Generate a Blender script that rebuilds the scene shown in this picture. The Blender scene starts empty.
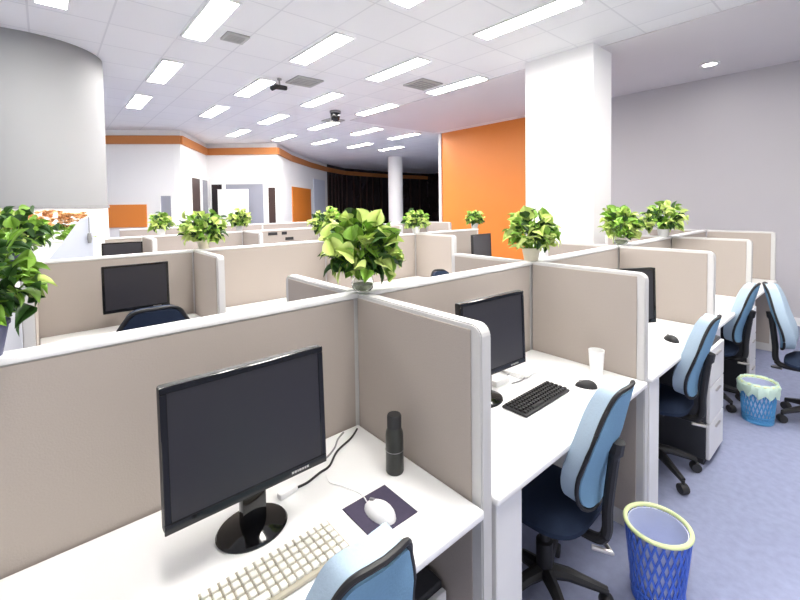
import bpy, bmesh, math, random
from mathutils import Vector, Matrix
PI = math.pi
C = bpy.context.scene.collection
scn = bpy.context.scene

# ------------------------------------------------------------------ camera
YAW, PITCH, ROLL, F, CY, H = 0.8612, -0.0359, -0.0140, 413.3, 219.8, 1.58
fw = Vector((math.cos(YAW), math.sin(YAW), 0)); rt = Vector((math.sin(YAW), -math.cos(YAW), 0)); up = Vector((0, 0, 1))
f2 = fw * math.cos(PITCH) + up * math.sin(PITCH); u2 = up * math.cos(PITCH) - fw * math.sin(PITCH)
r3 = rt * math.cos(ROLL) + u2 * math.sin(ROLL); u3 = u2 * math.cos(ROLL) - rt * math.sin(ROLL)
cam = bpy.data.cameras.new('camera'); camo = bpy.data.objects.new('camera', cam); C.objects.link(camo)
m = Matrix.Identity(4)
for i in range(3):
    m[i][0], m[i][1], m[i][2] = r3[i], u3[i], -f2[i]
m[2][3] = H
camo.matrix_world = m
cam.sensor_width = 36; cam.lens = F / 800 * 36; cam.shift_y = -(300 - CY) / 800
cam.clip_start = 0.02; cam.clip_end = 100
scn.camera = camo
# ------------------------------------------------------------------ world, exposure
w = bpy.data.worlds.new('world'); scn.world = w; w.use_nodes = True
w.node_tree.nodes['Background'].inputs[0].default_value = (1.0, 0.975, 0.94, 1)
w.node_tree.nodes['Background'].inputs[1].default_value = 0.5
LAMP = 26.0
scn.view_settings.view_transform = 'Standard'
scn.view_settings.look = 'None'
scn.view_settings.gamma = 1.0
scn.view_settings.use_curve_mapping = False
scn.view_settings.exposure = 1.15

# ------------------------------------------------------------------ materials
def mat(name, col, rough=0.5, metal=0.0, var=0.0, scale=40, bump=0.0, emit=0.0, trans=0.0, spec=0.5, alpha=1.0):
    mm = bpy.data.materials.new(name); mm.use_nodes = True
    nt = mm.node_tree; b = nt.nodes['Principled BSDF']
    c = (*col, 1)
    b.inputs['Base Color'].default_value = c; b.inputs['Roughness'].default_value = rough
    b.inputs['Metallic'].default_value = metal
    b.inputs['Specular IOR Level'].default_value = spec
    b.inputs['Transmission Weight'].default_value = trans
    b.inputs['Alpha'].default_value = alpha
    if emit:
        b.inputs['Emission Color'].default_value = c; b.inputs['Emission Strength'].default_value = emit
    if var or bump:
        tc = nt.nodes.new('ShaderNodeTexCoord'); no = nt.nodes.new('ShaderNodeTexNoise')
        no.inputs['Scale'].default_value = scale; no.inputs['Detail'].default_value = 4
        nt.links.new(tc.outputs['Object'], no.inputs['Vector'])
        if var:
            mx = nt.nodes.new('ShaderNodeMix'); mx.data_type = 'RGBA'
            mx.inputs[6].default_value = tuple(max(0, x * (1 - var)) for x in col) + (1,)
            mx.inputs[7].default_value = tuple(min(1, x * (1 + var)) for x in col) + (1,)
            nt.links.new(no.outputs['Fac'], mx.inputs[0]); nt.links.new(mx.outputs[2], b.inputs['Base Color'])
        if bump:
            bp = nt.nodes.new('ShaderNodeBump'); bp.inputs['Strength'].default_value = bump; bp.inputs['Distance'].default_value = 0.004
            nt.links.new(no.outputs['Fac'], bp.inputs['Height']); nt.links.new(bp.outputs['Normal'], b.inputs['Normal'])
    return mm

M = {}
M['carpet'] = mat('carpet', (0.275, 0.30, 0.435), 0.95, var=0.18, scale=25, bump=0.5, spec=0.1)
M['wall_white'] = mat('wall_white', (0.86, 0.86, 0.87), 0.7, var=0.01, scale=3)
M['wall_grey'] = mat('wall_grey', (0.52, 0.505, 0.53), 0.7, var=0.02, scale=2)
M['col_grey'] = mat('column_grey', (0.27, 0.275, 0.285), 0.6, var=0.02, scale=2)
M['col_white'] = mat('column_white', (0.9, 0.9, 0.9), 0.6, var=0.01, scale=2)
M['plaster'] = mat('plaster', (0.74, 0.71, 0.71), 0.8, var=0.02, scale=2)
M['orange'] = mat('orange_paint', (0.72, 0.22, 0.03), 0.45, var=0.06, scale=1.5)
M['orange_trim'] = mat('orange_trim', (0.52, 0.19, 0.05), 0.5, var=0.05, scale=2)
M['fabric'] = mat('partition_fabric', (0.39, 0.345, 0.312), 0.9, var=0.04, scale=220, bump=0.15, spec=0.15)
M['frame'] = mat('partition_frame', (0.56, 0.555, 0.55), 0.45, var=0.02, scale=90)
M['desk'] = mat('desk_laminate', (0.88, 0.88, 0.875), 0.35, var=0.015, scale=15)
M['ped'] = mat('pedestal_white', (0.80, 0.80, 0.80), 0.4, var=0.02, scale=15)
M['black'] = mat('black_plastic', (0.010, 0.010, 0.012), 0.5, var=0.1, scale=30)
M['blackmatt'] = mat('black_matt', (0.018, 0.018, 0.02), 0.6, var=0.1, scale=30)
M['gloss'] = mat('black_gloss', (0.006, 0.006, 0.007), 0.08, var=0.05, scale=8)
M['screen'] = mat('dark_screen', (0.020, 0.019, 0.025), 0.35, var=0.08, scale=3)
M['cushion'] = mat('pale_blue_fabric', (0.40, 0.51, 0.62), 0.9, var=0.06, scale=180, bump=0.2, spec=0.15)
M['backblue'] = mat('blue_fabric', (0.20, 0.37, 0.54), 0.85, var=0.08, scale=180, bump=0.2, spec=0.15)
M['navy'] = mat('navy_fabric', (0.018, 0.028, 0.055), 0.9, var=0.1, scale=180, bump=0.2, spec=0.15)
M['steel'] = mat('brushed_steel', (0.62, 0.60, 0.58), 0.3, metal=1.0, var=0.05, scale=60)
M['beige'] = mat('beige_keys', (0.80, 0.78, 0.71), 0.5, var=0.03, scale=30)
M['beigebase'] = mat('beige_base', (0.42, 0.38, 0.30), 0.5, var=0.03, scale=30)
M['white'] = mat('white_plastic', (0.86, 0.86, 0.86), 0.35, var=0.01, scale=20)
M['pad'] = mat('purple_pad', (0.055, 0.045, 0.085), 0.8, var=0.15, scale=90)
M['thermos'] = mat('dark_thermos', (0.03, 0.032, 0.03), 0.35, metal=0.3, var=0.1, scale=30)
M['binblue'] = mat('blue_bin_plastic', (0.07, 0.17, 0.72), 0.4, var=0.1, scale=20)
M['binteal'] = mat('teal_bin_plastic', (0.08, 0.32, 0.62), 0.4, var=0.1, scale=20)
M['lime'] = mat('lime_rim', (0.72, 0.80, 0.42), 0.45, var=0.05, scale=20)
M['liner'] = mat('white_liner', (0.60, 0.65, 0.85), 0.5, var=0.06, scale=14, bump=0.6)
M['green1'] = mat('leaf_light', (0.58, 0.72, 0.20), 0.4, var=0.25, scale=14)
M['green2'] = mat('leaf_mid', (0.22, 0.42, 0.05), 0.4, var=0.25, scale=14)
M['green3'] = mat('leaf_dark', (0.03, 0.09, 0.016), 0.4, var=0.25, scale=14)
M['flower'] = mat('orange_petal', (0.88, 0.50, 0.24), 0.6, var=0.15, scale=14)
M['glass'] = mat('clear_glass', (0.95, 0.98, 0.96), 0.03, trans=1.0)
M['pebble'] = mat('pebbles_roots', (0.42, 0.44, 0.30), 0.8, var=0.5, scale=60, bump=0.5)
M['tanpot'] = mat('tan_pot', (0.62, 0.57, 0.46), 0.5, var=0.08, scale=20)
M['greypot'] = mat('grey_pot', (0.55, 0.55, 0.54), 0.4, var=0.05, scale=20)
M['darkpot'] = mat('dark_blue_pot', (0.05, 0.055, 0.13), 0.4, var=0.1, scale=20)
M['whitepot'] = mat('white_pot', (0.85, 0.85, 0.84), 0.3, var=0.02, scale=20)
M['diff'] = mat('lamp_diffuser', (1.0, 0.965, 0.91), 0.5, emit=LAMP)
M['vent'] = mat('vent_grey', (0.30, 0.30, 0.29), 0.5, var=0.05, scale=20)
M['ventslat'] = mat('vent_slat', (0.50, 0.50, 0.47), 0.5, var=0.05, scale=20)
M['dark'] = mat('dark_glazing', (0.022, 0.016, 0.018), 0.25, var=0.4, scale=1.2)
M['darkwood'] = mat('dark_door', (0.045, 0.022, 0.018), 0.4, var=0.2, scale=4)
M['glaz'] = mat('grey_glazing', (0.30, 0.31, 0.37), 0.2, var=0.1, scale=2)
M['bluewhite'] = mat('blue_white_panel', (0.66, 0.70, 0.80), 0.5, var=0.03, scale=2)
M['grey'] = mat('mid_grey_plastic', (0.25, 0.25, 0.26), 0.5, var=0.1, scale=20)
M['underdesk'] = mat('under_desk_shade', (0.035, 0.037, 0.045), 0.6, var=0.1, scale=20)  # shade under the desks, put into the colour of boards there
M['soil'] = mat('soil', (0.06, 0.045, 0.03), 0.9, var=0.3, scale=60, bump=0.5)

# ceiling tiles
mm = bpy.data.materials.new('ceiling_tiles'); mm.use_nodes = True; nt = mm.node_tree; b = nt.nodes['Principled BSDF']
tc = nt.nodes.new('ShaderNodeTexCoord'); mp = nt.nodes.new('ShaderNodeMapping'); br = nt.nodes.new('ShaderNodeTexBrick')
mp.inputs['Location'].default_value = (0.055, 0.26, 0)
br.offset = 0; br.inputs['Scale'].default_value = 1; br.inputs['Brick Width'].default_value = 0.5625; br.inputs['Row Height'].default_value = 0.62
br.inputs['Mortar Size'].default_value = 0.009; br.inputs['Mortar Smooth'].default_value = 0.3
br.inputs['Color1'].default_value = (0.90, 0.90, 0.89, 1); br.inputs['Color2'].default_value = (0.87, 0.87, 0.865, 1); br.inputs['Mortar'].default_value = (0.76, 0.76, 0.76, 1)
no = nt.nodes.new('ShaderNodeTexNoise'); no.inputs['Scale'].default_value = 90
bp = nt.nodes.new('ShaderNodeBump'); bp.inputs['Strength'].default_value = 0.15; bp.inputs['Distance'].default_value = 0.004
nt.links.new(tc.outputs['Object'], mp.inputs[0]); nt.links.new(mp.outputs[0], br.inputs['Vector']); nt.links.new(br.outputs['Color'], b.inputs['Base Color'])
nt.links.new(tc.outputs['Object'], no.inputs['Vector']); nt.links.new(no.outputs['Fac'], bp.inputs['Height']); nt.links.new(bp.outputs['Normal'], b.inputs['Normal'])
b.inputs['Roughness'].default_value = 0.85
M['tiles'] = mm

# ------------------------------------------------------------------ mesh helpers
class MB:
    def __init__(s): s.bm = bmesh.new()
    def merge(s, other, mtx=None, mi=0):
        if mtx is not None: bmesh.ops.transform(other, matrix=mtx, verts=other.verts)
        me = bpy.data.meshes.new('tmp')
        for f in other.faces: f.material_index = mi
        other.to_mesh(me); s.bm.from_mesh(me); bpy.data.meshes.remove(me); other.free(); return s
    def box(s, x0, x1, y0, y1, z0, z1, bev=0.0, seg=2, mtx=None, mi=0):
        b = bmesh.new(); bmesh.ops.create_cube(b, size=1)
        for v in b.verts: v.co = Vector(((x0 + x1) / 2 + v.co.x * (x1 - x0), (y0 + y1) / 2 + v.co.y * (y1 - y0), (z0 + z1) / 2 + v.co.z * (z1 - z0)))
        if bev: bmesh.ops.bevel(b, geom=b.edges[:], offset=bev, segments=seg, affect='EDGES', profile=0.5)
        return s.merge(b, mtx, mi)
    def lathe(s, prof, n=28, c=(0, 0, 0), mtx=None, mi=0, sy=1.0):
        b = bmesh.new(); rings = []
        for r, z in prof:
            if r < 1e-6: rings.append([b.verts.new((c[0], c[1], c[2] + z))])
            else: rings.append([b.verts.new((c[0] + r * math.cos(2 * PI * k / n), c[1] + sy * r * math.sin(2 * PI * k / n), c[2] + z)) for k in range(n)])
        for a, d in zip(rings, rings[1:]):
            for k in range(n):
                k2 = (k + 1) % n
                if len(a) == 1 and len(d) == 1: continue
                if len(a) == 1: b.faces.new((a[0], d[k2], d[k]))
                elif len(d) == 1: b.faces.new((a[k], a[k2], d[0]))
                else: b.faces.new((a[k], a[k2], d[k2], d[k]))
        bmesh.ops.recalc_face_normals(b, faces=b.faces)
        return s.merge(b, mtx, mi)
    def tube(s, pts, r, n=10, closed=False, mtx=None, mi=0):
        b = bmesh.new(); P = [Vector(p) for p in pts]; N = len(P); rings = []; ref = Vector((0, 0, 1))
        for i in range(N):
            a = P[i - 1] if (i > 0 or closed) else P[i]; d = P[(i + 1) % N] if (i < N - 1 or closed) else P[i]
            t = (d - a).normalized()
            rf = ref if abs(t.dot(ref)) < 0.95 else Vector((1, 0, 0))
            u = t.cross(rf).normalized(); v = t.cross(u).normalized()
            rr = r[i] if isinstance(r, (list, tuple)) else r
            rings.append([b.verts.new(P[i] + u * math.cos(2 * PI * k / n) * rr + v * math.sin(2 * PI * k / n) * rr) for k in range(n)])
        for i in range(N if closed else N - 1):
            a, d = rings[i], rings[(i + 1) % N]
            for k in range(n): b.faces.new((a[k], a[(k + 1) % n], d[(k + 1) % n], d[k]))
        if not closed:
            b.faces.new(rings[0]); b.faces.new(rings[-1])
        bmesh.ops.recalc_face_normals(b, faces=b.faces)
        return s.merge(b, mtx, mi)
    def prism(s, pts, ext, mtx=None, bev=0.0, mi=0):
        # pts: 3D polygon, ext: extrude vector
        b = bmesh.new(); vs = [b.verts.new(p) for p in pts]; f = b.faces.new(vs)
        r = bmesh.ops.extrude_face_region(b, geom=[f]); nv = [g for g in r['geom'] if isinstance(g, bmesh.types.BMVert)]
        bmesh.ops.translate(b, verts=nv, vec=Vector(ext)); bmesh.ops.recalc_face_normals(b, faces=b.faces)
        if bev: bmesh.ops.bevel(b, geom=b.edges[:], offset=bev, segments=2, affect='EDGES')
        return s.merge(b, mtx, mi)
    def build(s, name, mats, parent=None, smooth=True):
        me = bpy.data.meshes.new(name); s.bm.to_mesh(me); s.bm.free()
        if not isinstance(mats, (list, tuple)): mats = [mats]
        for q in mats: me.materials.append(q)
        if smooth:
            for p in me.polygons: p.use_smooth = True
            try: me.set_sharp_from_angle(angle=math.radians(35))
            except Exception: pass
        o = bpy.data.objects.new(name, me); C.objects.link(o)
        if parent is not None: o.parent = parent
        return o

def tag(o, label, cat, group=None):
    o['label'] = label; o['category'] = cat
    if group: o['group'] = group
    return o
def thing(name, label, cat, loc=(0, 0, 0), rz=0.0, group=None):
    o = bpy.data.objects.new(name, None); C.objects.link(o); o.location = loc; o.rotation_euler = (0, 0, rz); o.empty_display_size = 0.1
    return tag(o, label, cat, group)
def struct(o):
    o['kind'] = 'structure'; return o
def dup(root, loc, rz, label, group=None):
    r = root.copy(); C.objects.link(r); r.location = loc; r.rotation_euler = (0, 0, rz); r['label'] = label
    if group: r['group'] = group
    def rec(a, b):
        for ch in list(a.children):
            c = ch.copy(); C.objects.link(c); c.parent = b; rec(ch, c)
    src = root
    rec(src, r)
    return r
random.seed(4)
ORD = ['first', 'second', 'third', 'fourth', 'fifth', 'sixth', 'seventh', 'eighth']

# ------------------------------------------------------------------ setting
ZC = 3.3
struct(MB().box(-6, 17, -5, 19, -0.1, 0).build('floor', M['carpet'], smooth=False))
ce = struct(MB().box(-6, 17, -5, 19, ZC, ZC + 0.1).build('ceiling', M['tiles'], smooth=False))
pb = MB().box(4.72, 7.1, -5, 7.0, ZC - 0.012, ZC - 0.001).build('plaster_border', M['plaster'], ce, smooth=False)
struct(MB().box(7.1, 7.3, -5, 4.2, 0, ZC).build('wall_right', M['wall_grey'], smooth=False))
struct(MB().box(7.1, 7.25, -5, 4.2, ZC - 0.0, ZC + 0.01).box(7.085, 7.1, -5, 4.2, 0.0, 0.1).build('baseboard_right', M['ped'], smooth=False))
wo = struct(MB().box(7.36, 7.5, 4.2, 7.0, 0, ZC).build('wall_orange', M['orange'], smooth=False))
MB().box(7.33, 7.52, 6.98, 7.06, 0, ZC).build('edge_strip', M['plaster'], wo, smooth=False)

# square white column and the round one on the left, slim one far away
struct(MB().box(4.54, 5.0, 2.05, 2.88, 0, ZC).build('wall_column_square', M['col_white'], smooth=False))
rc = struct(MB().lathe([(0.7, 1.62), (0.7, ZC)], 72, (-0.12, 6.1, 0)).build('wall_column_round', M['col_grey']))
MB().lathe([(0.7, 0), (0.7, 1.6)], 72, (-0.12, 6.1, 0)).build('lower_cladding', M['col_white'], rc)
MB().lathe([(0.68, 1.595), (0.715, 1.595), (0.715, 1.625), (0.68, 1.625)], 72, (-0.12, 6.1, 0)).build('dark_moulding', M['grey'], rc)  # dark moulding ring between upper and lower column
struct(MB().lathe([(0.26, 0), (0.26, ZC)], 40, (9.6, 11.4, 0)).build('wall_column_slim', M['col_white']))

# far wall: a polyline, with an orange band along its top
W = [(-3.0, 14.1), (1.05, 11.02), (2.32, 10.11), (3.35, 11.89), (4.8, 10.64), (5.2, 11.15), (5.81, 11.95), (7.38, 13.59), (8.9, 14.95), (10.5, 16.06), (12.9, 16.6), (16.5, 16.7)]
def offs(P, Q, d):
    v = Vector((Q[0] - P[0], Q[1] - P[1], 0)).normalized(); n = Vector((v.y, -v.x, 0)); return v, n
def wallseg(mb, P, Q, z0, z1, front=0.0, back=0.15, a=0.0, b=1.0):
    v, n = offs(P, Q, 0); p = Vector((*P, 0)); q = Vector((*Q, 0)); A = p.lerp(q, a); B = p.lerp(q, b)
    if (n.dot(Vector((0, 0, 0)) - A)) < 0: n = -n
    pts = [A + n * front, B + n * front, B - n * back, A - n * back]
    return mb.prism([(t.x, t.y, z0) for t in pts], (0, 0, z1 - z0))
wb = MB()
for P, Q in list(zip(W, W[1:]))[:8]: wallseg(wb, P, Q, 0, ZC)
struct(wb.build('wall_far', M['wall_white'], smooth=False))
tb = MB()
for P, Q in zip(W, W[1:]): wallseg(tb, P, Q, 2.99, 3.17, 0.06, 0.0, -0.01, 1.01)
struct(tb.build('trim_1', M['orange_trim'], smooth=False))
# dark glazing in the far corner
dk = MB()
for P, Q in list(zip(W, W[1:]))[8:]: wallseg(dk, P, Q, 0, ZC, 0.0, 0.15)
dk.box(16.4, 16.5, 5, 16.7, 0, ZC)
dw = struct(dk.build('window_1', M['dark'], smooth=False))
for i, (P, Q) in enumerate(list(zip(W, W[1:]))[8:]):
    for k in range(5):
        fr = MB(); wallseg(fr, P, Q, 0, ZC - 0.3, 0.03, 0, 0.02 + k * 0.19, 0.05 + k * 0.19); fr.build('mullion', M['darkwood'], dw, smooth=False)
# doors and glazed panels of the far wall
def far_panel(name, i, a, b, z0, z1, m, frame=True):
    mb = MB(); wallseg(mb, W[i], W[i + 1], z0, z1, 0.03, -0.004, a, b); o = struct(mb.build(name, m, smooth=False))
    if frame:
        fm = MB(); t = 0.03
        wallseg(fm, W[i], W[i + 1], z0, z1 + 0.05, 0.05, -0.004, a - t, a); wallseg(fm, W[i], W[i + 1], z0, z1 + 0.05, 0.05, -0.004, b, b + t)
        wallseg(fm, W[i], W[i + 1], z1, z1 + 0.05, 0.05, -0.004, a, b)
        fm.build('door_frame' if name.startswith('door') else 'window_frame', M['white'], o, smooth=False)
    return o
far_panel('door_1', 2, 0.28, 0.62, 0, 2.3, M['darkwood'])
far_panel('window_2', 2, 0.70, 0.97, 0.6, 2.3, M['glaz'])
far_panel('door_2', 3, 0.07, 0.22, 0, 2.2, M['dark'])
far_panel('window_3', 3, 0.27, 0.80, 0.7, 2.2, M['glaz'])
far_panel('door_3', 3, 0.87, 0.97, 0, 2.1, M['darkwood'])
far_panel('door_4', 6, 0.04, 0.98, 0, 2.2, M['orange'], False)
far_panel('window_4', 1, 0.72, 0.86, 0.9, 1.85, M['glaz'])
far_panel('window_5', 7, 0.15, 0.8, 0.3, 2.6, M['bluewhite'], False)
# low orange board hung on the white far wall
mb = MB(); wallseg(mb, W[1], W[2], 1.17, 1.67, 0.035, -0.004, -0.04, 0.52)
bo = mb.build('orange_board', M['orange'], smooth=False); tag(bo, 'orange rectangular board on the white far wall, right of the round column', 'board')
mb = MB(); wallseg(mb, W[3], W[4], 0.5, 2.05, 0.45, -0.40, 0.25, 0.66)
wbd = thing('whiteboard', 'white board standing before the grey glazed far panels', 'board', (0, 0, 0))
mb.build('panel', M['white'], wbd, smooth=False)
mb = MB(); wallseg(mb, W[3], W[4], 0, 0.5, 0.44, -0.41, 0.28, 0.30); mb.build('leg', M['grey'], wbd)
mb = MB(); wallseg(mb, W[3], W[4], 0, 0.5, 0.44, -0.41, 0.60, 0.62); mb.build('leg', M['grey'], wbd)

# ------------------------------------------------------------------ ceiling lights
def make_light():
    t = thing('ceiling_light', '', 'ceiling light', (0, 0, 0), 0, 'recessed ceiling lights')
    a, bq = 0.10, 0.5
    MB().box(-a - 0.02, a + 0.02, -bq - 0.02, -bq, -0.018, -0.001).box(-a - 0.02, a + 0.02, bq, bq + 0.02, -0.018, -0.001).box(-a - 0.02, -a, -bq, bq, -0.018, -0.001).box(a, a + 0.02, -bq, bq, -0.018, -0.001).build('frame', M['white'], t, smooth=False)
    MB().box(-a, a, -bq, bq, -0.012, -0.001).build('diffuser', M['diff'], t, smooth=False)
    return t
proto_l = make_light(); first = True
rows = [(0.3, 'row almost overhead'), (2.2, 'nearest row in view'), (4.05, 'second row in view'), (5.93, 'third row in view'), (7.8, 'fourth row in view'), (9.7, 'farthest row')]
for Y, rn in rows:
    xs = [1.2, 2.35, 3.45, 4.57] if Y < 7 else ([1.2, 2.35, 3.45, 4.57, 5.7, 6.85] if Y < 9 else [3.45, 4.57, 5.7, 6.85, 8.0])
    if Y < 1: xs = [0.1, 1.2, 2.35, 3.45, 4.4]
    elif Y < 3: xs = [1.2, 2.35, 3.45]
    elif Y < 5: xs = [-1.0, 0.1] + xs
    for i, X in enumerate(xs):
        n = len(xs)
        lab = 'long white ceiling light panel, %s from the left in the %s' % (ORD[i], rn)
        if first: proto_l.location = (X, Y, ZC); proto_l['label'] = lab; first = False
        else: dup(proto_l, (X, Y, ZC), 0, lab)
def vent(x, y, s, lab):
    t = thing('ceiling_vent', lab, 'vent', (x, y, ZC), 0, 'square ceiling vents')
    MB().box(-s, s, -s, s, -0.008, -0.001).build('backing', M['vent'], t, smooth=False)
    f = MB()
    for a in (-s, s - 0.025): f.box(a, a + 0.025, -s, s, -0.02, -0.008); f.box(-s + 0.025, s - 0.025, a, a + 0.025, -0.02, -0.008)
    f.build('frame', M['ventslat'], t, smooth=False)
    for k in range(5):
        q = -s + 0.025 + (2 * s - 0.05) * (k + 0.5) / 5
        MB().box(-s + 0.025, s - 0.025, q - 0.008, q + 0.008, -0.018, -0.008).build('slat', M['ventslat'], t, smooth=False)
vent(1.52, 4.29, 0.11, 'small dark square ceiling vent beside the nearest left light panel')
vent(2.77, 5.2, 0.19, 'grey square ceiling vent left of centre, beyond the second-row lights')
vent(4.15, 4.29, 0.2, 'grey-green square ceiling vent right of centre, before the orange wall')
vent(4.45, 7.2, 0.17, 'small far ceiling vent near the middle of the ceiling')
dl = thing('downlight', 'small round glowing downlight in the plain ceiling near the grey wall', 'downlight', (6.37, 1.43, ZC - 0.012))
MB().lathe([(0.075, -0.001), (0.11, -0.001), (0.105, -0.014), (0.075, -0.012)], 32).build('trim_ring', M['white'], dl)
MB().lathe([(0, -0.004), (0.074, -0.004), (0.074, -0.001)], 32).build('lamp', M['diff'], dl)
# cameras on the ceiling
cd = thing('dome_camera', 'small black dome camera on the ceiling between light panels', 'security camera', (4.06, 6.49, ZC))
MB().lathe([(0, -0.04), (0.1, -0.04), (0.1, -0.001), (0, -0.001)], 24).build('base', M['grey'], cd)
MB().lathe([(0.085, -0.042), (0.085, -0.12), (0.075, -0.16), (0.05, -0.185), (0, -0.195)], 24).build('dome', M['gloss'], cd)
cb = thing('bullet_camera', 'small dark bracket camera hanging from the ceiling beside a vent', 'security camera', (2.45, 5.3, ZC))
MB().lathe([(0.03, -0.001), (0.03, -0.02), (0.012, -0.02), (0.012, -0.1), (0, -0.1)], 16).build('bracket', M['grey'], cb)
MB().tube([(-0.12, -0.02, -0.16), (-0.06, -0.01, -0.12), (0.1, 0.01, -0.11)], [0.03, 0.035, 0.03], 14).build('body', M['blackmatt'], cb)

# ------------------------------------------------------------------ partitions
ZT = 1.247
def rr_poly(a0, a1, z0, z1, r, ends, conv):
    pts = [(a0, z0), (a1, z0)]
    if ends[1]:
        pts += [(a1 - r + r * math.sin(PI / 2 - t), z1 - r + r * math.sin(t)) for t in [i * PI / 12 for i in range(7)]]
    else: pts += [(a1, z1)]
    if ends[0]:
        pts += [(a0 + r - r * math.sin(t), z1 - r + r * math.cos(t)) for t in [i * PI / 12 for i in range(7)]]
    else: pts += [(a0, z1)]
    return [conv(a, z) for a, z in pts]
def divider(X, y0, y1, lab, round_front=True, zt=ZT):
    # slab across X, thickness 0.045
    t = thing('divider_panel', lab, 'partition', (X, (y0 + y1) / 2, 0), 0, 'desk dividers')
    L = (y1 - y0) / 2; th = 0.0225
    fr = MB(); fr.prism(rr_poly(-L, L, 0.0, zt, 0.035, (round_front, not round_front), lambda a, z: (-th, a, z)), (2 * th, 0, 0), bev=0.004)
    fr.build('frame', M['frame'], t)
    for s in (-1, 1):
        x = s * th
        f0 = -L + (0.035 if round_front else 0.004); f1 = L - (0.004 if round_front else 0.035)
        MB().box(min(x, x + s * 0.004), max(x, x + s * 0.004), f0, f1, 0.08, zt - 0.015, 0.0015, 1).build('fabric_panel', M['fabric'], t)
    return t
def spine(x0, x1, Y, lab, zt=ZT):
    t = thing('spine_panel', lab, 'partition', ((x0 + x1) / 2, Y, 0), 0, 'long back partitions')
    L = (x1 - x0) / 2 - 0.001
    MB().box(-L, L, 0.004, 0.051, 0, zt - 0.018).build('frame', M['frame'], t, smooth=False)
    MB().box(-L, L, -0.004, 0.059, zt - 0.018, zt, 0.005, 2).build('top_cap', M['white'], t)
    MB().box(-L + 0.004, L - 0.035, 0.0, 0.004, 0.08, zt - 0.022).build('fabric_panel', M['fabric'], t, smooth=False)
    MB().box(-L + 0.004, L - 0.035, 0.051, 0.055, 0.08, zt - 0.022).build('fabric_panel', M['fabric'], t, smooth=False)
    return t
DX = [0.908 + 1.2 * i for i in range(5)]
SP = 1.29
where = ['behind the nearest desk with the big monitor', 'behind the second desk with the black keyboard', 'behind the third desk of the right row', 'behind the fourth desk of the right row', 'behind the fifth desk, toward the grey wall']
edges = [-0.9] + DX + [6.6]
for i in range(5): spine(edges[i], edges[i + 1], SP, 'beige long partition with white cap, ' + where[i])
dl_lab = ['large beige divider with rounded corner beside the black flask, nearest in the row',
          'pale grey divider at the right end of the second desk, behind the white cup',
          'divider beyond the second one, behind the blue chair at the third desk', 'fourth divider from the viewer along the right row of desks', 'last divider of the right row, nearest the grey wall']
for i, X in enumerate(DX): divider(X, 0.70, SP - 0.006, dl_lab[i])
for i, X in enumerate(DX): divider(X, SP + 0.065, 1.9, ['divider continuing behind the big potted plant on the far side of the near partition', 'divider on the far side of the near partition, behind the second plant', 'divider on the far side of the near partition, behind the third plant', 'divider on the far side of the near partition, behind the fourth plant', 'divider on the far side of the near partition, by the grey wall'][i], False)
# second block
S2 = 3.55; E2 = [-0.08, 0.908, 2.108, 3.308, 4.45]
for i, (a, bq) in enumerate(zip(E2, E2[1:])):
    spine(a + 0.001, bq, S2, ['beige partition behind the small far monitor at left', 'white-looking partition in the middle distance, right of the small far monitor', 'middle-distance partition hidden behind the big plant', 'middle-distance partition left of the square column'][i])
for i, X in enumerate(E2[:4]): divider(X, 2.95 if i else 2.8, S2 - 0.006, ['white-edged divider at far left beside the green plant', 'beige divider right of the small far monitor', 'middle-distance divider behind the big plant', 'middle-distance divider left of the second plant'][i])
# third and fourth blocks
S3 = 5.8; E3 = [-0.25, 0.908, 2.108, 3.308, 4.508, 5.708]
for i, (a, bq) in enumerate(zip(E3, E3[1:])):
    spine(a, bq, S3, 'distant white partition in the third block, %s from the left' % ORD[i])
for i, X in enumerate(E3[1:]): divider(X, 5.2, S3 - 0.006, 'distant divider in the third block, %s from the left' % ORD[i])
S4 = 8.05
for i, (a, bq) in enumerate(zip(E3[1:], E3[2:])): spine(a, bq, S4, 'farthest white partition before the far wall, %s from the left' % ORD[i])

# ------------------------------------------------------------------ desks
def desk(x0, x1, y0, y1, lab, leg=True, r=0.02):
    t = thing('desk', lab, 'desk', ((x0 + x1) / 2, (y0 + y1) / 2, 0), 0, 'white office desks')
    L = (x1 - x0) / 2; D = (y1 - y0) / 2
    MB().box(-L, L, -D, D, 0.722, 0.75, 0.008, 3).build('desktop', M['desk'], t)
    if leg:
        MB().box(-L + 0.012, -L + 0.14, -D + 0.015, -D + 0.04, 0.002, 0.72, 0.003, 1).box(-L + 0.012, -L + 0.04, -D + 0.042, D - 0.01, 0.002, 0.72, 0.003, 1).build('leg_panel', M['ped'], t)
        MB().box(L - 0.04, L - 0.012, -D + 0.25, D - 0.01, 0.002, 0.72, 0.003, 1).build('leg_panel', M['ped'], t)
        MB().box(-L + 0.142, L - 0.042, D - 0.04, D - 0.02, 0.3, 0.72).build('modesty_panel', M['underdesk'], t, smooth=False)  # coloured dark for the shade below the desktop
    return t
dlab = ['nearest white desk with the big monitor and beige keyboard', 'second white desk with the black keyboard', 'third white desk, with a black mouse by its front edge', 'fourth white desk, behind the third blue chair', 'fifth white desk by the grey wall']
for i in range(5):
    x0 = (-0.6 if i == 0 else DX[i - 1] + 0.03); x1 = DX[i] - 0.03
    desk(x0, x1, 0.685, SP - 0.008, dlab[i])
for i, (a, bq) in enumerate(zip(E2, E2[1:])):
    desk(a + 0.03, bq - 0.03, 2.96, S2 - 0.008, ['white desk at far left carrying the small monitor', 'white desk in the middle distance beyond the near partition', 'middle-distance white desk behind the big plant', 'middle-distance white desk left of the square column'][i])
desk(-0.22, 0.875, 5.2, S3 - 0.008, 'distant white desk in the third block at left')
desk(3.34, 4.47, 5.2, S3 - 0.008, 'distant white desk in the third block at centre')

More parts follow.
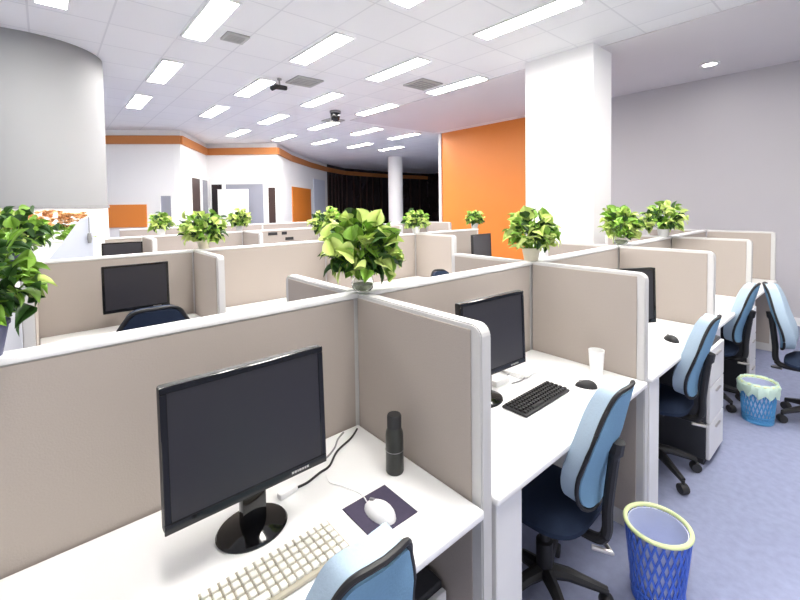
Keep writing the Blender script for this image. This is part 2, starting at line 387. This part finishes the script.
def pedestal(x0, x1, y0, y1, h, lab, n=3):
    t = thing('drawer_pedestal', lab, 'cabinet', ((x0 + x1) / 2, (y0 + y1) / 2, 0), 0, 'white drawer pedestals')
    L = (x1 - x0) / 2; D = (y1 - y0) / 2
    MB().box(-L, L, -D + 0.02, D, 0.035, h, 0.004, 1).build('body', M['underdesk'], t)  # dark body colour stands in for shade on its sides
    MB().box(-L + 0.01, L - 0.01, -D + 0.03, D - 0.01, 0.0, 0.034).build('plinth', M['blackmatt'], t, smooth=False)
    for k in range(n):
        z0 = 0.04 + (h - 0.05) * k / n; z1 = 0.04 + (h - 0.05) * (k + 1) / n - 0.006
        d = MB().box(-L + 0.003, L - 0.003, -D, -D + 0.019, z0, z1, 0.003, 1).build('drawer', M['ped'], t)
        MB().box(-0.05, 0.05, -D - 0.012, -D - 0.001, z1 - 0.05, z1 - 0.04, 0.003, 1).build('handle', M['steel'], d)
pedestal(2.93, 3.25, 0.635, 1.15, 0.715, 'white drawer pedestal under the third desk, right of its blue chair')
pedestal(4.22, 4.46, 0.66, 1.15, 0.715, 'white drawer pedestal under the fourth desk, between two chairs')
pedestal(0.69, 0.87, 0.82, 1.2, 0.45, 'low pedestal in shadow under the nearest desk', 2)

# ------------------------------------------------------------------ monitors
def make_monitor():
    t = thing('monitor', '', 'monitor', (0, 0, 0), 0, 'black desktop monitors')
    # origin: centre of stand base on the desk, screen faces -Y
    MB().lathe([(0, 0.0), (0.088, 0.0), (0.09, 0.004), (0.086, 0.009), (0.06, 0.016), (0.03, 0.022), (0, 0.022)], 40, sy=0.85).build('stand_base', M['gloss'], t)
    MB().box(-0.032, 0.032, -0.022, 0.010, 0.018, 0.20, 0.008, 2).box(-0.03, 0.03, -0.05, -0.0, 0.165, 0.215, 0.006, 2).build('stand_neck', M['gloss'], t)
    tilt = Matrix.Translation((-0.022, -0.085, 0.147)) @ Matrix.Rotation(-0.035, 4, 'X')
    Wd, Hh = 0.192, 0.309
    MB().box(-Wd, Wd, 0.0, 0.028, 0, Hh, 0.006, 2, tilt).box(-Wd * 0.7, Wd * 0.7, 0.026, 0.05, 0.03, Hh - 0.05, 0.012, 2, tilt).build('casing', M['black'], t)
    bz = MB(); bw = 0.014
    bz.box(-Wd, Wd, -0.005, 0.0, Hh - bw, Hh, 0.0015, 1, tilt).box(-Wd, Wd, -0.005, 0.0, 0, 0.022, 0.0015, 1, tilt).box(-Wd, -Wd + bw, -0.005, 0, 0.022, Hh - bw, 0.0015, 1, tilt).box(Wd - bw, Wd, -0.005, 0, 0.022, Hh - bw, 0.0015, 1, tilt)
    bz.build('bezel', M['gloss'], t)
    MB().box(-Wd + bw, Wd - bw, -0.002, 0.0, 0.022, Hh - bw, 0, 1, tilt).build('screen', M['screen'], t, smooth=False)
    lg = MB(); x = 0.092
    for wd in (0.005, 0.006, 0.003, 0.006, 0.005, 0.004, 0.006):
        lg.box(x, x + wd, -0.0058, -0.005, 0.0085, 0.0135, 0, 1, tilt); x += wd + 0.002
    lg.build('maker_mark', M['steel'], t, smooth=False)
    MB().tube([(0, 0.0, 0.18), (0.0, 0.05, 0.12), (0.02, 0.07, 0.03), (0.05, 0.09, 0.004)], 0.004, 8).build('cable', M['blackmatt'], t)
    return t
mon = make_monitor()
mon.location = (0.38, 1.045, 0.75); mon['label'] = 'large black monitor with oval gloss base on the nearest desk'
dup(mon, (1.385, 1.085, 0.75), -0.06, 'black monitor on the second desk, beside the black keyboard')
dup(mon, (2.50, 0.98, 0.75), -0.55, 'monitor on the third desk, only its edge showing past the divider')
dup(mon, (0.478, 3.35, 0.75), 0.0, 'small distant black monitor at left behind a dark chair back')
dup(mon, (4.12, 3.30, 0.75), 0.05, 'distant dark monitor before the square column, over the white partitions')
dup(mon, (0.67, 5.6, 0.75), 0.0, 'distant dark monitor below the orange board')

# ------------------------------------------------------------------ keyboards
def make_keyboard(nm, base_m, key_m, wd, dp, lab):
    t = thing(nm, lab, 'keyboard', (0, 0, 0))
    MB().box(-wd / 2, wd / 2, -dp / 2, dp / 2, 0.001, 0.012, 0.004, 2).build('case', base_m, t)
    cols, rws = 18, 5; me = None
    kw = (wd - 0.014) / cols; kd = (dp - 0.014) / rws
    for r in range(rws):
        c = 0
        while c < cols:
            span = 5 if (r == 0 and c == 3) else 1
            if span == 1:
                if me is None:
                    o = MB().box(-kw * 0.40, kw * 0.40, -kd * 0.37, kd * 0.37, 0.0121, 0.021, 0.0018, 1).build('key', key_m, t); me = o.data
                else:
                    o = bpy.data.objects.new('key', me); C.objects.link(o); o.parent = t
            else:
                o = MB().box(-kw * 2.4, kw * 2.4, -kd * 0.37, kd * 0.37, 0.0121, 0.021, 0.0018, 1).build('key', key_m, t)
            o.location = (-wd / 2 + 0.007 + kw * (c + span / 2), -dp / 2 + 0.007 + kd * (r + 0.5), 0)
            c += span
    return t
kb = make_keyboard('keyboard', M['beigebase'], M['beige'], 0.36, 0.125, 'beige keyboard on the nearest desk in front of the big monitor'); kb.location = (0.352, 0.868, 0.75); kb.rotation_euler.z = 0.0
k2 = make_keyboard('keyboard', M['blackmatt'], M['black'], 0.34, 0.115, 'black keyboard on the second desk'); k2.location = (1.55, 0.932, 0.75); k2.rotation_euler.z = 0.0

# ------------------------------------------------------------------ mice, pad, flask, cup, cables
def mouse(loc, rz, m, lab, s=1.0):
    t = thing('computer_mouse', lab, 'mouse', loc, rz, None)
    b = bmesh.new(); bmesh.ops.create_uvsphere(b, u_segments=24, v_segments=14, radius=1)
    for v in b.verts:
        z = v.co.z; y = v.co.y
        v.co = Vector((v.co.x * 0.029 * s * (1 - 0.12 * y), y * 0.052 * s, max(0, z) * 0.034 * s * (1 - 0.22 * y) + (0.001 if z <= 0 else 0.001)))
    MB().merge(b).build('shell', m, t)
    MB().tube([(0, 0.02 * s, 0.031 * s), (0, 0.034 * s, 0.026 * s)], 0.004 * s, 8).build('wheel', M['grey'], t)
    return t
pad = MB().box(-0.074, 0.074, -0.072, 0.072, 0.0005, 0.0035, 0.001, 1).build('mouse_pad', M['pad']); pad.location = (0.662, 0.872, 0.75); pad.rotation_euler.z = 0.0
tag(pad, 'dark purple square mouse pad on the nearest desk', 'mouse pad')
mouse((0.652, 0.86, 0.7536), 0.15, M['white'], 'white mouse on the dark purple pad')
mouse((1.82, 0.85, 0.75), 0.5, M['black'], 'black mouse on the second desk, right of the black keyboard', 0.9)
mouse((2.80, 0.80, 0.75), -0.6, M['black'], 'black mouse on the third desk near its front edge', 1.0)
th = thing('flask', 'slim dark drinking flask standing by the beige divider', 'flask', (0.802, 0.975, 0.75))
MB().lathe([(0, 0.0), (0.026, 0.0), (0.028, 0.004), (0.028, 0.118), (0.0265, 0.128), (0.021, 0.142), (0, 0.142)], 32).build('body', M['thermos'], th)
MB().lathe([(0, 0.142), (0.0225, 0.142), (0.0225, 0.176), (0.020, 0.181), (0, 0.181)], 32).build('cap', M['blackmatt'], th)
MB().lathe([(0.0281, 0.07), (0.0288, 0.07), (0.0288, 0.072), (0.0281, 0.072)], 32).build('band', M['grey'], th)
cp = thing('cup', 'white cup on the second desk before the pale divider', 'cup', (1.99, 0.88, 0.75))
MB().lathe([(0, 0.001), (0.028, 0.001), (0.036, 0.12), (0.034, 0.12), (0.027, 0.006), (0, 0.006)], 28).build('body', M['whitepot'], cp)
MB().tube([(0.033, 0, 0.10), (0.055, 0, 0.095), (0.06, 0, 0.06), (0.05, 0, 0.035), (0.0315, 0, 0.03)], 0.004, 8).build('handle', M['whitepot'], cp)
def smooth_path(P, n=10):
    P = [Vector(p) for p in P]; out = []
    for i in range(len(P) - 1):
        a, b, c, d = P[max(i - 1, 0)], P[i], P[i + 1], P[min(i + 2, len(P) - 1)]
        for k in range(n):
            t = k / n; out.append(0.5 * ((2 * b) + (c - a) * t + (2 * a - 5 * b + 4 * c - d) * t * t + (3 * b - a - 3 * c + d) * t ** 3))
    out.append(P[-1]); return out
cb1 = thing('cable', 'black cable curling from the big monitor to the desk corner', 'cable', (0, 0, 0))
MB().tube(smooth_path([(0.535, 1.105, 0.7535), (0.57, 1.105, 0.7535), (0.62, 1.12, 0.7535), (0.66, 1.13, 0.7535), (0.72, 1.18, 0.7535), (0.80, 1.215, 0.7535), (0.85, 1.25, 0.7535)]), 0.0035, 8).build('cord', M['blackmatt'], cb1)
MB().box(-0.03, 0.03, -0.011, 0.011, 0.0, 0.018, 0.004, 2, Matrix.Translation((0.503, 1.10, 0.7505)) @ Matrix.Rotation(0.2, 4, 'Z')).build('white_plug', M['white'], cb1)
cb2 = MB().tube(smooth_path([(0.58, 1.175, 0.753), (0.66, 1.17, 0.753), (0.72, 1.20, 0.753), (0.76, 1.24, 0.753), (0.80, 1.265, 0.753)]), 0.003, 8).build('cable', M['grey'])
tag(cb2, 'thin grey cable against the near partition beside the black one', 'cable')
cb3 = MB().tube(smooth_path([(0.652, 0.918, 0.757), (0.66, 0.96, 0.7525), (0.64, 1.02, 0.7525), (0.62, 1.06, 0.7525), (0.63, 1.10, 0.7525)]), 0.0018, 8).build('cable', M['white'])
tag(cb3, 'thin white mouse cord on the nearest desk', 'cable')
# white clutter at the back of the second desk
pp = MB()
for k in range(4): pp.box(-0.10, 0.10, -0.075, 0.075, 0.001 + k * 0.004, 0.0045 + k * 0.004, 0, 1, Matrix.Rotation(0.1 * k - 0.1, 4, 'Z'))
pp = pp.build('paper_stack', M['white'], smooth=False); pp.location = (1.78, 1.16, 0.75); tag(pp, 'low white stack of papers at the back of the second desk', 'papers')
ad = thing('power_adapter', 'white power adapter with cord by the second monitor base', 'adapter', (1.56, 1.13, 0.75))
MB().box(-0.05, 0.05, -0.02, 0.02, 0.001, 0.03, 0.005, 2).build('body', M['white'], ad)
MB().tube(smooth_path([(0.05, 0, 0.012), (0.12, 0.03, 0.004), (0.16, -0.03, 0.004), (0.10, -0.05, 0.004), (0.04, -0.04, 0.004)]), 0.0028, 8).build('cord', M['grey'], ad)
c4 = thing('cup', 'small white box-like cup on the fourth desk behind the blue chair', 'cup', (3.85, 0.86, 0.75))
MB().lathe([(0, 0.001), (0.035, 0.001), (0.042, 0.13), (0.039, 0.13), (0.033, 0.006), (0, 0.006)], 24).build('body', M['whitepot'], c4)

# ------------------------------------------------------------------ office chairs
def back_surface(u, v):
    # u -1..1 across, v 0..1 up -> point on mid surface, chair-local (faces +Y)
    z = 0.50 + 0.46 * v
    hw = 0.112 + 0.03 * math.sin(PI * min(1, v * 1.15)) - 0.022 * v * v
    y = -0.205 + 0.012 * math.sin(PI * min(1.0, v / 0.55)) * (1 if v < 0.55 else 0) - 0.11 * max(0, v - 0.05) ** 1.1
    y += 0.025 * u * u
    return Vector((hw * u, y, z))
def se(ang, n=4.5):
    c, s = math.cos(ang), math.sin(ang)
    return (math.copysign(abs(c) ** (2 / n), c), math.copysign(abs(s) ** (2 / n), s))
def back_sheet(off_c, off_e, rmax, th_back, m, name, parent):
    b = bmesh.new(); NA, NR = 48, 8
    def pt(r, a, front):
        x, y = se(a); u, v = x * r * rmax, 0.5 + 0.5 * y * r * rmax
        p = back_surface(u, v)
        o = (off_c + (off_e - off_c) * r ** 4) if front else th_back
        return p + Vector((0, o, o * 0.15))
    rings = {}
    for fr in (True, False):
        cv = b.verts.new(pt(0, 0, fr)); rs = []
        for k in range(1, NR + 1): rs.append([b.verts.new(pt(k / NR, 2 * PI * j / NA, fr)) for j in range(NA)])
        for j in range(NA): b.faces.new((cv, rs[0][j], rs[0][(j + 1) % NA]))
        for q, w2 in zip(rs, rs[1:]):
            for j in range(NA): b.faces.new((q[j], w2[j], w2[(j + 1) % NA], q[(j + 1) % NA]))
        rings[fr] = rs[-1]
    for j in range(NA):
        b.faces.new((rings[True][j], rings[True][(j + 1) % NA], rings[False][(j + 1) % NA], rings[False][j]))
    bmesh.ops.recalc_face_normals(b, faces=b.faces)
    return MB().merge(b).build(name, m, parent)
def make_chair():
    t = thing('office_chair', '', 'chair', (0, 0, 0), 0, 'blue swivel office chairs')
    back_sheet(0.085, 0.058, 0.97, 0.004, M['cushion'], 'back_cushion', t)
    back_sheet(0.001, 0.001, 0.95, -0.010, M['backblue'], 'back_panel', t)
    tr = []
    for j in range(64):
        x, y = se(2 * PI * j / 64); tr.append(back_surface(x, 0.5 + 0.5 * y) + Vector((0, -0.003, 0)))
    MB().tube(tr, 0.0075, 8, True).build('back_trim', M['black'], t)
    # J bracket from the middle of the back down under the seat
    br = smooth_path([(0, -0.27, 0.755), (0, -0.262, 0.70), (0, -0.25, 0.60), (0, -0.24, 0.50), (0, -0.238, 0.42), (0, -0.215, 0.375), (0, -0.15, 0.365), (0, -0.05, 0.37)], 6)
    MB().tube(br, [0.027 if i < 6 else 0.019 for i in range(len(br))], 10).build('back_bracket', M['black'], t)
    MB().tube([(-0.035, -0.20, 0.355), (0.0, -0.255, 0.345), (0.035, -0.20, 0.355)], 0.009, 8).build('tilt_lever', M['steel'], t)
    # seat
    b = bmesh.new(); NA, NR = 40, 6
    top, bot = [], []
    for k in range(NR + 1):
        r = k / NR
        for lst, sg in ((top, 1), (bot, -1)):
            if k == 0: lst.append([b.verts.new((0, 0, 0.47 if sg > 0 else 0.40))]); continue
            ring = []
            for j in range(NA):
                x, y = se(2 * PI * j / NA, 3.4)
                z = (0.47 + 0.008 * r * r - 0.045 * r ** 6 - 0.03 * max(0, y * r) ** 3) if sg > 0 else (0.40 + 0.016 * r ** 4)
                ring.append(b.verts.new((x * r * 0.185, y * r * 0.19, z)))
            lst.append(ring)
    for lst in (top, bot):
        for j in range(NA): b.faces.new((lst[0][0], lst[1][j], lst[1][(j + 1) % NA]))
        for q, w2 in zip(lst[1:], lst[2:]):
            for j in range(NA): b.faces.new((q[j], w2[j], w2[(j + 1) % NA], q[(j + 1) % NA]))
    for j in range(NA): b.faces.new((top[-1][j], top[-1][(j + 1) % NA], bot[-1][(j + 1) % NA], bot[-1][j]))
    bmesh.ops.recalc_face_normals(b, faces=b.faces)
    MB().merge(b).build('seat', M['navy'], t)
    MB().box(-0.09, 0.09, -0.08, 0.10, 0.362, 0.40, 0.01, 2).build('seat_plate', M['black'], t)
    MB().lathe([(0, 0.10), (0.032, 0.10), (0.032, 0.24), (0.02, 0.245), (0.02, 0.362), (0, 0.362)], 20).build('gas_lift', M['black'], t)
    for k in range(5):
        a = 2 * PI * k / 5 + 0.3; d = Vector((math.cos(a), math.sin(a), 0))
        leg = MB().tube([d * 0.0 + Vector((0, 0, 0.12)), d * 0.09 + Vector((0, 0, 0.115)), d * 0.23 + Vector((0, 0, 0.075))], [0.03, 0.024, 0.015], 8).build('base_leg', M['black'], t)
        R = Matrix.Translation(d * 0.23 + Vector((0, 0, 0.0))) @ Matrix.Rotation(a, 4, 'Z')
        MB().lathe([(0, -0.02), (0.026, -0.02), (0.028, -0.014), (0.028, 0.014), (0.026, 0.02), (0, 0.02)], 18, mtx=R @ Matrix.Translation((0, 0, 0.0285)) @ Matrix.Rotation(PI / 2, 4, 'X')).tube([(0, 0, 0.05), (0, 0, 0.075)], 0.009, 8, mtx=R).build('caster', M['blackmatt'], leg)
    return t
ch = make_chair(); ch.location = (0.43, 0.865, 0); ch['label'] = 'nearest blue office chair, its back rising over the bottom edge by the beige keyboard'
CH = 'blue swivel office chairs'
dup(ch, (1.465, 0.85, 0), 0.03, 'blue office chair at the second desk, beside the blue mesh bin', CH)
dup(ch, (2.69, 0.86, 0), 0.05, 'blue office chair at the third desk, left of a white pedestal', CH)
dup(ch, (3.97, 0.885, 0), 0.0, 'farther blue office chair behind the second waste bin, facing the desks', CH)
dup(ch, (4.06, 0.25, 0), PI + 0.05, 'blue office chair at far right, turned back-to-back to the others', CH)
# chairs on the other side; left one's shaded rear put in as navy
dk = None
def dark_copy(loc, rz, lab, sx=1.6):
    o = dup(ch, loc, rz, lab, 'dark office chairs beyond the near partition')
    for c in o.children:
        if c.name.startswith(('back_cushion', 'back_panel')):
            c.data = c.data.copy(); c.data.materials[0] = M['navy']
    o.scale = (sx, 1.0, 1.08)
    return o
dark_copy((0.44, 2.86, 0), 0.0, 'chair with a shaded dark navy back before the small distant monitor at left')
dark_copy((2.34, 2.10, 0), PI - 0.4, 'dark chair back peeping over the partition right of the big plant', 0.9)

# ------------------------------------------------------------------ waste bins
def bin_(loc, mb_, r0, r1, h, lab, ml):
    t = thing('waste_bin', lab, 'waste bin', loc, 0, None)
    N = 26; bk = MB()
    for k in range(N):
        for sgn in (1, -1):
            pts = []
            for i in range(9):
                s = i / 8; a = 2 * PI * k / N + sgn * s * 0.75; r = r0 + (r1 - r0) * s
                pts.append((r * math.cos(a), r * math.sin(a), 0.02 + (h - 0.03) * s))
            bk.tube(pts, 0.0046, 5)
    for s in (0.0, 0.15):
        r = r0 + (r1 - r0) * s; bk.tube([(r * math.cos(2 * PI * j / 36), r * math.sin(2 * PI * j / 36), 0.012 + (h - 0.03) * s) for j in range(36)], 0.006, 6, True)
    bk.lathe([(0, 0.001), (r0 + 0.003, 0.001), (r0 + 0.003, 0.035), (r0 - 0.004, 0.035), (r0 - 0.004, 0.006), (0, 0.006)], 36)
    bk.build('basket', mb_, t)
    MB().lathe([(0, 0.012), (r0 - 0.009, 0.014), (r0 - 0.006 + (r1 - r0) * 0.5, h * 0.5), (r1 - 0.009, h - 0.006), (r1 - 0.013, h - 0.006), (r0 - 0.012 + (r1 - r0) * 0.5, h * 0.5), (r0 - 0.02, 0.05), (0, 0.045)], 36).build('liner', ml, t)
    MB().tube([(r1 * math.cos(2 * PI * j / 48), r1 * math.sin(2 * PI * j / 48), h) for j in range(48)], 0.0085, 10, True).build('rim', M['lime'], t)
    return t
bin_((1.80, 0.555, 0), M['binblue'], 0.086, 0.113, 0.30, 'blue mesh waste bin with lime rim standing beside the second desk', M['liner'])
b2 = bin_((3.83, 0.55, 0), M['binteal'], 0.085, 0.105, 0.28, 'teal waste bin with pale green liner, farther along the aisle', M['liner'])
lm = mat('green_liner', (0.62, 0.80, 0.68), 0.5, var=0.08, scale=14, bump=0.6)
N = 40; b = bmesh.new(); rg = []
for i, (r, z) in enumerate([(0.094, 0.272), (0.106, 0.294), (0.119, 0.27), (0.117, 0.23), (0.113, 0.205)]):
    rg.append([b.verts.new(((r + 0.006 * math.sin(j * 2.3 + i)) * math.cos(2 * PI * j / N), (r + 0.006 * math.sin(j * 2.3 + i)) * math.sin(2 * PI * j / N), z + (0.018 * math.sin(j * 1.7) if i > 2 else 0))) for j in range(N)])
for q, w2 in zip(rg, rg[1:]):
    for j in range(N): b.faces.new((q[j], q[(j + 1) % N], w2[(j + 1) % N], w2[j]))
MB().merge(b).build('folded_liner', lm, b2)

# ------------------------------------------------------------------ plants
def leaf(bm, base, d, L, wd, mi, droop, rnd):
    # heart-shaped leaf with a folded midrib and a curved tip
    d = d.normalized(); side = d.cross(Vector((0, 0, 1)))
    if side.length < 1e-3: side = Vector((1, 0, 0))
    side.normalize(); nrm = side.cross(d).normalized()
    roll = rnd.uniform(-1.1, 1.1); s2 = side * math.cos(roll) + nrm * math.sin(roll); n2 = nrm * math.cos(roll) - side * math.sin(roll)
    prof = [(0.0, 0.0), (0.12, 0.36), (0.32, 0.5), (0.55, 0.42), (0.78, 0.22), (1.0, 0.0)]
    mid, lf, rg_ = [], [], []
    for s, w_ in prof:
        c = base + d * (L * s) + n2 * (L * 0.12 * math.sin(PI * s)) - Vector((0, 0, droop * L * s * s))
        mid.append(bm.verts.new(c))
        if 0 < s < 1:
            lf.append(bm.verts.new(c + s2 * wd * w_ + n2 * wd * 0.14)); rg_.append(bm.verts.new(c - s2 * wd * w_ + n2 * wd * 0.14))
    fs = []
    for sd in (lf, rg_):
        fs.append(bm.faces.new((mid[0], sd[0], mid[1])))
        for i in range(3): fs.append(bm.faces.new((mid[i + 1], sd[i], sd[i + 1], mid[i + 2])))
        fs.append(bm.faces.new((mid[4], sd[3], mid[5])))
    for f in fs: f.material_index = mi; f.smooth = True
def plant(loc, lab, seed, R=0.155, Hh=0.32, n=150, pot='glass', leafL=(0.05, 0.09), squash=(1, 1), group='potted green plants on the partitions', pal=(0.5, 0.34, 0.16), ps=0.85):
    rnd = random.Random(seed)
    t = thing('potted_plant', lab, 'plant', loc, rnd.uniform(0, 6), group)
    if pot == 'glass':
        ph = 0.075
        MB().lathe([(0, 0.001), (0.045, 0.001), (0.058, 0.018), (0.062, 0.04), (0.056, 0.066), (0.052, 0.075), (0.0495, 0.075), (0.053, 0.065), (0.059, 0.04), (0.055, 0.02), (0.043, 0.006), (0, 0.006)], 32).build('glass_bowl', M['glass'], t)
        MB().lathe([(0, 0.007), (0.041, 0.007), (0.052, 0.02), (0.055, 0.036), (0.03, 0.042), (0, 0.044)], 24).build('pebbles', M['pebble'], t)
    else:
        ph = 0.085
        MB().lathe([(0, 0.001), (0.045, 0.001), (0.06, 0.08), (0.063, 0.08), (0.063, 0.088), (0.055, 0.088), (0.052, 0.075), (0, 0.075)], 32).build('pot', M[pot], t)
        MB().lathe([(0, 0.0765), (0.05, 0.0765), (0.03, 0.08), (0, 0.082)], 20).build('soil', M['soil'], t)
    for c in t.children: c.scale = (ps, ps, ps)
    ph *= ps
    st = MB(); b = bmesh.new()
    cz = ph + (Hh - ph) * 0.36
    for i in range(n):
        a = rnd.uniform(0, 2 * PI); el = math.asin(rnd.uniform(-0.75, 1)); rr = rnd.uniform(0.3, 0.95) ** 0.7
        dirv = Vector((math.cos(a) * math.cos(el), math.sin(a) * math.cos(el), math.sin(el)))
        p = Vector((dirv.x * R * rr * squash[0], dirv.y * R * rr * squash[1], cz + dirv.z * (Hh - cz if dirv.z > 0 else cz - ph * 0.25) * rr))
        dd = (dirv + Vector((rnd.uniform(-.9, .9), rnd.uniform(-.9, .9), rnd.uniform(-.7, .7)))).normalized()
        L = rnd.uniform(*leafL)
        p = p - dd * L * 0.45
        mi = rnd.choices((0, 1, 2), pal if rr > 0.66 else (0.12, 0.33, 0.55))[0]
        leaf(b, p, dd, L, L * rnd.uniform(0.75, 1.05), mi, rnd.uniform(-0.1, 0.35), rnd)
        if i % 4 == 0:
            o = Vector((math.cos(a) * 0.02, math.sin(a) * 0.02, ph * 0.8)); st.tube([o, o.lerp(p, 0.5) + Vector((0, 0, 0.02)), p], 0.0022, 5)
    me = MB(); q = bpy.data.meshes.new('foliage'); b.to_mesh(q); b.free(); me.bm.free()
    for k in ('green1', 'green2', 'green3'): q.materials.append(M[k])
    fo = bpy.data.objects.new('foliage', q); C.objects.link(fo); fo.parent = t
    st.build('stems', M['green2'], t)
    return t
ZP = ZT + 0.001; ys = SP + 0.028
plant((0.935, ys, ZP), 'large leafy green plant in a glass bowl on the near partition corner', 11, R=0.155, Hh=0.315, n=230, leafL=(0.05, 0.088), pal=(0.42, 0.38, 0.2), ps=0.72)
plant((2.13, ys, ZP), 'leafy plant in a tan pot before the orange wall and square column', 12, R=0.155, Hh=0.30, pot='tanpot')
plant((3.40, ys, ZP), 'left one of two plants standing right of the square column', 13, R=0.15, Hh=0.31, pot='glass')
plant((4.36, ys, ZP), 'right one of two plants in front of the grey wall', 14, R=0.19, Hh=0.34, n=170, pot='greypot')
y2 = S2 + 0.028
plant((2.15, y2, ZP), 'yellow-green plant just left of the large leafy plant', 15, R=0.21, Hh=0.31, n=180, pot='whitepot')
plant((3.32, y2, ZP), 'small plant in front of the slim far column', 16, R=0.16, Hh=0.27, pot='whitepot')
plant((4.40, y2, ZP), 'small plant against the left part of the orange wall', 17, R=0.14, Hh=0.24, n=100, pot='greypot')
plant((0.97, y2, ZP), 'bright plant on the partition above the small distant divider at left', 18, R=0.19, Hh=0.32, n=170, pot='tanpot')
y3 = S3 + 0.028
plant((2.05, y3, ZP), 'small plant before the white board in the distance', 19, R=0.17, Hh=0.32, pot='greypot')
plant((1.09, y3, ZP), 'small plant to the right of the orange board', 20, R=0.14, Hh=0.28, n=100, pot='whitepot')
plant((-0.17, y2, ZP), 'dark green plant at the left edge, in front of the round column', 21, R=0.24, Hh=0.36, n=170, pot='darkpot', pal=(0.1, 0.4, 0.5))
# foreground plant at the left edge, on the near partition
plant((-0.125, ys, ZP), 'big green plant cut by the left frame edge, nearest the viewer', 22, R=0.12, Hh=0.33, n=220, pot='darkpot', leafL=(0.035, 0.065), pal=(0.15, 0.4, 0.45), ps=0.9)

# orange flowers by the round column
fl = thing('flower_box', 'row of orange flowers in a box below the round column', 'flowers', (0.0, 4.62, 0))
MB().box(-0.42, 0.30, -0.09, 0.09, 1.0, 1.30, 0.006, 2).build('box', M['white'], fl)
MB().box(-0.40, -0.37, -0.07, 0.07, 0.0, 0.999).box(0.25, 0.28, -0.07, 0.07, 0.0, 0.999).build('stand', M['white'], fl, smooth=False)
rnd = random.Random(5); b = bmesh.new(); g = bmesh.new()
for i in range(150):
    p = Vector((rnd.uniform(-0.42, 0.30), rnd.uniform(-0.1, 0.1), rnd.uniform(1.42, 1.56)))
    for k in range(5):
        a = 2 * PI * k / 5; leaf(b, p, Vector((math.cos(a), math.sin(a), 0.5)), 0.038, 0.034, 0, 0.1, rnd)
    if i % 2 == 0: leaf(g, Vector((p.x, p.y, rnd.uniform(1.30, 1.42))), Vector((rnd.uniform(-1, 1), rnd.uniform(-1, 1), 0.6)), 0.1, 0.05, 0, 0.2, rnd)
for bmx, nm, k in ((b, 'blossoms', 'flower'), (g, 'leaves', 'green2')):
    q = bpy.data.meshes.new(nm); bmx.to_mesh(q); bmx.free(); q.materials.append(M[k]); o = bpy.data.objects.new(nm, q); C.objects.link(o); o.parent = fl
# sloping white panel with a hanging cord beside the flowers
sb = thing('display_panel', 'sloping white panel between the orange flowers and the small monitor', 'panel', (0.17, 4.3, 0))
MB().prism([(-0.17, 0.0, 0.0), (0.13, 0.0, 0.0), (0.13, 0.0, 1.52), (0.05, 0.0, 1.50), (-0.17, 0.0, 1.16)], (0, 0.03, 0)).build('board', M['bluewhite'], sb, smooth=False)
hc = MB().tube([(0, 0, 0), (0, 0, -0.22)], 0.004, 6).lathe([(0, -0.22), (0.012, -0.22), (0.018, -0.18), (0.012, -0.14), (0, -0.13)], 14).build('hanging_cord', M['grey'], sb); hc.location = (0.105, -0.02, 1.52)

# small dark name plates on the distant partition
for i, (x, z, wd) in enumerate([(2.52, 1.185, 0.14), (2.70, 1.185, 0.08), (2.78, 1.10, 0.13)]):
    o = MB().box(-wd / 2, wd / 2, -0.008, -0.001, -0.022, 0.022, 0.002, 1).build('name_plate', M['blackmatt']); o.location = (x, S3, z)
    tag(o, ['wide dark plate, upper left of three on the distant partition', 'short dark plate, upper right of three on the distant partition', 'lower dark plate of three on the distant partition'][i], 'name plate', 'dark plates on the distant partition')
# telephone on a middle-distance desk
ph = thing('desk_telephone', 'dark desk telephone beside the distant monitor before the column', 'telephone', (3.70, 3.28, 0.75))
MB().box(-0.1, 0.1, -0.09, 0.09, 0.001, 0.04, 0.008, 2).build('body', M['grey'], ph)
MB().box(-0.10, -0.05, -0.1, 0.1, 0.041, 0.07, 0.012, 2).build('handset', M['blackmatt'], ph)
